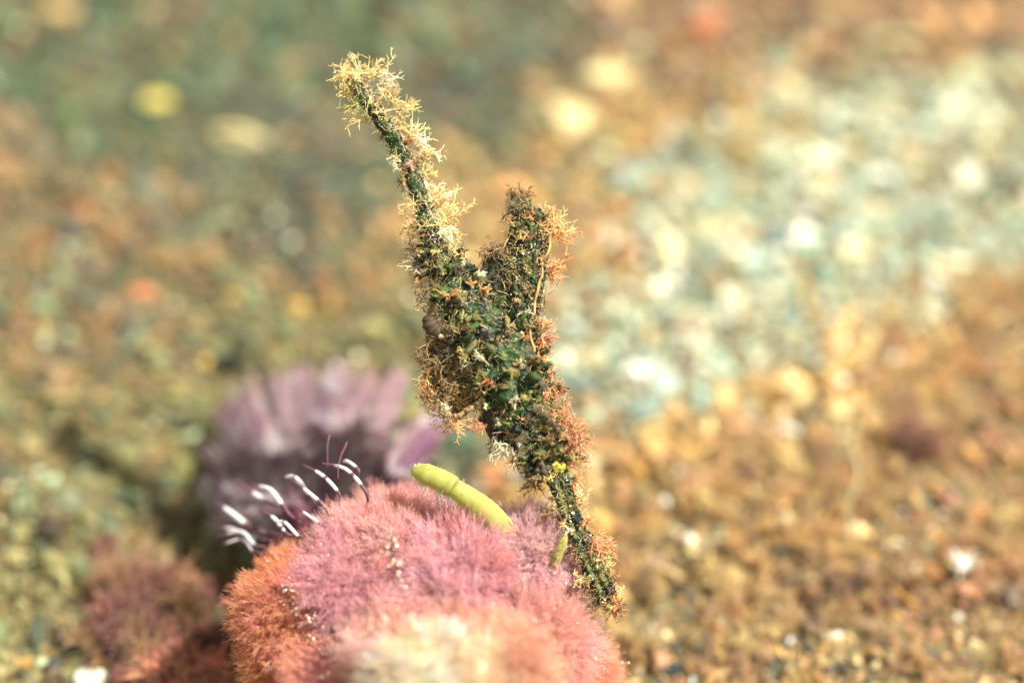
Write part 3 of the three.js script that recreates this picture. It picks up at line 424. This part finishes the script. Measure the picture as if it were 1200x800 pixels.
// ---------------------------------------------------------------- green finger algae
function finger(pts, rads, joint, label, name) {
  const root = thing(name, pts[pts.length - 1].clone(), label, 'alga');
  const cv = new THREE.CatmullRomCurve3(pts), N = 60, all = cv.getPoints(N), ra = t => { const u = t * (rads.length - 1), i = Math.min(rads.length - 2, Math.floor(u)), f = u - i; return rads[i] + (rads[i + 1] - rads[i]) * (f * f * (3 - 2 * f)); };
  const a = lin('#bcba58'), b = lin('#9a9c3c'), cuts = [0, ...joint, 1];
  for (let s = 0; s < cuts.length - 1; s++) {
    const f = new Fil(), seg = []; for (let k = 0; k <= 24; k++) seg.push(cv.getPoint(cuts[s] + (cuts[s + 1] - cuts[s]) * k / 24));
    f.tube(seg, t => { const T = cuts[s] + (cuts[s + 1] - cuts[s]) * t, pinch = (s > 0 ? Math.min(1, .91 + t) : 1) * (s < cuts.length - 2 ? Math.min(1, .91 + (1 - t)) : 1), tip = s === 0 ? Math.sqrt(Math.min(1, Math.max(.02, 1 - (1 - Math.min(1, t * 5)) ** 2))) : 1; return ra(T) * pinch * tip * (1 + .09 * noise(T * 9, s, 1) + .05 * noise(T * 26, s, 1)); }, 0, 28, t => mixc(a, b, .5 + .7 * noise(t * 5, s * 4, 3)));
    part(root, 'segment', f.geo, M.finger);
  }
  const f = new Fil(); for (let k = 0; k < 70; k++) { const t = rnd(), q = cv.getPoint(t).addScaledVector(UPV, ra(t) * rr(.7, .95)).addScaledVector(FWD, -ra(t) * rr(0, .6)); f.ball(q, rr(.00005, .00022), vary(lin('#e8e8b8'), .1)); }
  for (let k = 0; k < 160; k++) { const t = rr(.02, .9), a = rr(0, 6.28), n = UPV.clone().multiplyScalar(Math.cos(a)).addScaledVector(FWD, Math.sin(a)), q = cv.getPoint(t).addScaledVector(n, ra(t) * .95); f.tube(path(q, n.addScaledVector(rdir(), .8), rr(.0003, .0012), 3, .3), .00005, .00003, 3, vary(lin('#b8a870'), .2)); }
  part(root, 'pale_granules', f.geo, M.granule, 'stuff');
}
finger([P(481, 551, .2985), P(500, 556, .298), P(522, 566, .2975), P(541, 578, .297), P(560, 592, .2978), P(575, 606, .2992), P(588, 622, .3012), P(600, 645, .3035)], [.0012, .0018, .00195, .0018, .0021, .0023, .0023, .0020], [.36], 'thick yellow green finger alga jointed once, rising out of the pink alga', 'finger_algae');
finger([P(664, 626, .298), P(658, 639, .298), P(651, 655, .299), P(642, 675, .303)], [.0005, .0008, .0010, .0010], [], 'small green finger tip between the pink alga and the fish snout', 'finger_algae');

// ---------------------------------------------------------------- mauve feathery fan worm
{
  const base = P(352, 604, .322), root = thing('feather_duster_worm', G(352, 640), 'mauve feathery fan worm with white banded filaments behind the pink alga', 'fan worm');
  const pur = ['#946478', '#a07280', '#7a4a66', '#b08a90', '#98787c', '#86547a'].map(lin), wh = lin('#e8e4e8'), mar = lin('#4a2432');
  const tb = new Fil(); tb.tube([base.clone().addScaledVector(UPV, .002), base.clone(), base.clone().addScaledVector(UPV, -.008).addScaledVector(FWD, .004), G(352, 660, -.002)], t => .0026 + .0008 * t, 0, 16, () => vary(mar, .2)); part(root, 'tube', tb.geo, M.skin);
  const rad = []; // tip x, y, depth
  const clusters = [[278, 458, .352, 10, 18], [310, 455, .355, 6, 18], [345, 440, .356, 7, 16], [395, 440, .352, 6, 18], [435, 450, .346, 10, 18], [466, 436, .34, 10, 10], [525, 490, .33, 9, 14], [490, 510, .328, 6, 16], [252, 520, .345, 6, 20], [246, 566, .338, 6, 16], [258, 606, .33, 6, 14], [328, 452, .355, 8, 20], [372, 450, .354, 9, 20], [415, 446, .349, 9, 18], [448, 452, .343, 8, 16], [350, 490, .345, 8, 26], [400, 490, .34, 8, 24], [265, 490, .348, 7, 18], [500, 500, .33, 7, 14], [300, 520, .338, 7, 20], [370, 505, .33, 8, 22], [420, 520, .326, 8, 20]];
  for (const [x, y, d, n, j] of clusters) for (let k = 0; k < n; k++) rad.push([x + gauss() * j, y + gauss() * j, d + gauss() * .004]);
  for (const [x, y, d] of rad) {
    const f = new Fil(), tip = P(x, y, d + .012), mid = base.clone().lerp(tip, .45).addScaledVector(UPV, -.002 + gauss() * .002).addScaledVector(RGT, (x - 352) * 3e-5).addScaledVector(FWD, -.003), cv = new THREE.QuadraticBezierCurve3(base.clone().addScaledVector(rdir(), .002), mid, tip), pts = cv.getPoints(18), col = vary(pick(pur), .18, .06), L = cv.getLength();
    f.tube(pts, .0003, .00012, 5, col);
    const side = tip.clone().sub(base).cross(FWD).normalize(), nP = Math.floor(L / .00045);
    for (let k = 3; k < nP; k++) for (const s of [-1, 1]) {
      const t = k / nP, q = cv.getPoint(t), tg = cv.getTangent(t), len = .0050 * Math.sin(Math.min(1, (1 - t) * 1.5 + .12) * 1.57) * rr(.8, 1.1), dir = side.clone().multiplyScalar(s).addScaledVector(tg, 1.5).addScaledVector(FWD, -.25 + gauss() * .25);
      const band = noise(t * 9, x * .05, y * .05) > .28;
      f.tube(path(q, dir, len, 2, .12), .00008, .00004, 3, band ? mixc(col, wh, .75) : vary(col, .1));
    }
    part(root, 'radiole', f.geo, M.filament);
  }
  // banded white and purple outer filaments, nearest the focus
  const pc = lin('#6a3a52');
  for (const [x0, y0, x1, y1, d, w] of [[352, 548, 396, 577, .303, .0004], [383, 544, 430, 580, .302, .0004], [345, 564, 380, 594, .303, .00042], [306, 570, 338, 602, .310, .0005], [248, 588, 298, 620, .316, .0006], [298, 600, 336, 625, .307, .00042], [352, 594, 380, 618, .302, .00038], [276, 560, 318, 590, .314, .0005], [256, 628, 302, 640, .314, .00035], [258, 618, 304, 632, .316, .00035], [262, 640, 300, 648, .313, .00035], [330, 556, 362, 580, .308, .0004], [398, 540, 420, 552, .305, .00035], [264, 604, 300, 622, .318, .0005], [320, 610, 350, 628, .304, .0004]]) {
    const o0 = rr(.08, .3), o1 = rr(.5, .66), o2 = rr(.2, .8), f = new Fil(), a = P(x0 + gauss() * 6, y0 + gauss() * 5, d + .004), b = P(x1, y1, d), mid = a.clone().lerp(b, .5).addScaledVector(UPV, rr(-.001, .002)).addScaledVector(RGT, rr(-.001, .001)), cv = new THREE.CatmullRomCurve3([a, mid, b, b.clone().addScaledVector(b.clone().sub(a), .55).lerp(base, .3)]); f.tube(cv.getPoints(44), t => w * .85 * Math.sin(Math.PI * (.15 + .8 * t)), 0, 6, t => t > o0 && t < o1 && !(t > o2 && t < o2 + .05) ? wh : pc); part(root, 'outer_filament', f.geo, M.fishTuft);
  }
  for (const [x0, y0, x1, y1] of [[386, 510, 370, 545], [406, 518, 389, 562]]) { const f = new Fil(); f.tube(path(P(x0, y0, .305), P(x1, y1, .303).sub(P(x0, y0, .305)), P(x0, y0).distanceTo(P(x1, y1)), 8, .16), .0002, .00008, 5, pc); part(root, 'outer_filament', f.geo, M.fishTuft); }
}
// ---------------------------------------------------------------- seaweed bushes on the gravel
function bush(name, px, py, hpx, wpx, n, cols, label, d, o = {}) {
  const at = G(px, py), root = thing(name, at, label, 'seaweed'), dep = at.clone().sub(camera.position).dot(FWD), u = PX(dep), cl = cols.map(lin);
  for (let k = 0; k < n; k++) {
    const f = new Fil(), b = o.area ? G(px + gauss() * o.area[0], py + gauss() * o.area[1]) : at.clone().add(V(gauss() * wpx * u * .35, 0, gauss() * wpx * u * .25)); b.y = hgt(b.x, b.z);
    tuft(f, b, V(gauss() * .5, 1, gauss() * .4 + .1), hpx * u * rr(.5, 1.1), pick(cl), { n: o.stems ?? 14, kids: 10, curl: .6, spread: .45, r: o.r ?? .0003, wander: .22, v: .25 }); part(root, 'branch', f.geo, M.filament);
  }
  return root;
}
bush('red_seaweed', 192, 735, 70, 95, 46, ['#a4704a', '#b07c4c', '#924c3c', '#bc9054', '#7c4238', '#a45444'], 'large bushy red brown seaweed beside the orange side of the pink alga', 0, { r: .00022, stems: 20, area: [50, 62] });
bush('red_seaweed', 232, 812, 70, 80, 14, ['#d88464', '#dc9068', '#c07060', '#e0a070'], 'low brick red seaweed in front of the large red brown one', 0, { r: .00026, stems: 18 });
bush('red_seaweed', 1068, 530, 55, 40, 7, ['#8a5034', '#7a4430', '#9a6040'], 'small feathery reddish sprig on the orange brown turf', 0, { r: .00022, stems: 10 });
bush('brown_seaweed', 735, 770, 50, 40, 7, ['#c8a45a', '#b8904a', '#a87a3c'], 'small golden brown tuft beside the pink alga under the snout tip', 0, { r: .00022, stems: 10 });
bush('brown_seaweed', 1000, 40 + 660, 60, 120, 9, ['#8a6238', '#a87840', '#7a5634'], 'sparse brown seaweed beside the white starry polyp', 0, { r: .0003, stems: 6 });
// narrow green blades
function blade(pts, w, label) {
  const root = thing('green_seaweed_blade', pts[0].clone(), label, 'seaweed'), cv = new THREE.CatmullRomCurve3(pts), p = [], c = [], idx = [], N = 30, a = lin('#a49a58'), b = lin('#b4a86c');
  for (let k = 0; k <= N; k++) { const t = k / N, q = cv.getPoint(t), tg = cv.getTangent(t), s = tg.clone().cross(FWD).normalize(), ww = w * Math.sin(Math.PI * (.12 + .86 * t)) ** .6 * (1 + .2 * noise(t * 12, 1, 1)), n = tg.clone().cross(s).normalize(); for (const [x, z] of [[-1, 0], [0, .18], [1, 0], [0, -.18]]) { const v = q.clone().addScaledVector(s, x * ww).addScaledVector(n, z * ww); p.push(v.x, v.y, v.z); c.push(...mixc(a, b, .5 + .9 * noise(t * 9, x, 2))); } }
  for (let k = 0; k < N; k++) for (let s = 0; s < 4; s++) { const q = k * 4 + s, r = k * 4 + (s + 1) % 4; idx.push(q, q + 4, r, r, q + 4, r + 4); }
  const g = new THREE.BufferGeometry(); g.setAttribute('position', new THREE.Float32BufferAttribute(p, 3)); g.setAttribute('color', new THREE.Float32BufferAttribute(c, 3)); g.setIndex(idx); g.computeVertexNormals(); part(root, 'blade', g, M.membrane);
}
const gy = (x, y, h) => { const g = G(x, y); g.y += h; return g; };
blade([G(1002, 668), gy(992, 640, .004), gy(988, 615, .008), gy(997, 590, .010), gy(988, 560, .011), gy(976, 530, .011), gy(968, 500, .009)], .0004, 'thin upright yellow green seaweed blade on the orange brown turf');
blade([gy(1000, 66, .003), gy(1030, 66, .005), gy(1060, 62, .005), gy(1095, 60, .003)], .0014, 'olive green seaweed blade lying before the peach stones');
// white starry polyp
{
  const at = G(1126, 676), root = thing('starry_polyp', at, 'small white starry polyp on the brown turf', 'polyp'), c = at.clone().add(V(0, .0045, 0));
  const g = pebbleGeo(2, .2, .0009, .0008, .0009, 2); g.translate(c.x, c.y, c.z); const col = new Float32Array(g.attributes.position.count * 3).fill(.88); g.setAttribute('color', new THREE.BufferAttribute(col, 3)); part(root, 'disc', g, M.granule);
  for (let k = 0; k < 16; k++) { const f = new Fil(), d = rdir(); d.y = Math.abs(d.y) * .7; f.tube(path(c, d, rr(.0025, .0042), 3, .08), .0003, .0001, 5, [.86, .85, .8]); part(root, 'ray', f.geo, M.fishTuft); }
  const s = new Fil(); s.tube([c.clone(), at.clone().add(V(0, -.001, 0))], .0005, .0007, 6, lin('#8a7a58')); part(root, 'stalk', s.geo, M.skin);
}
renderer.render(scene, camera);
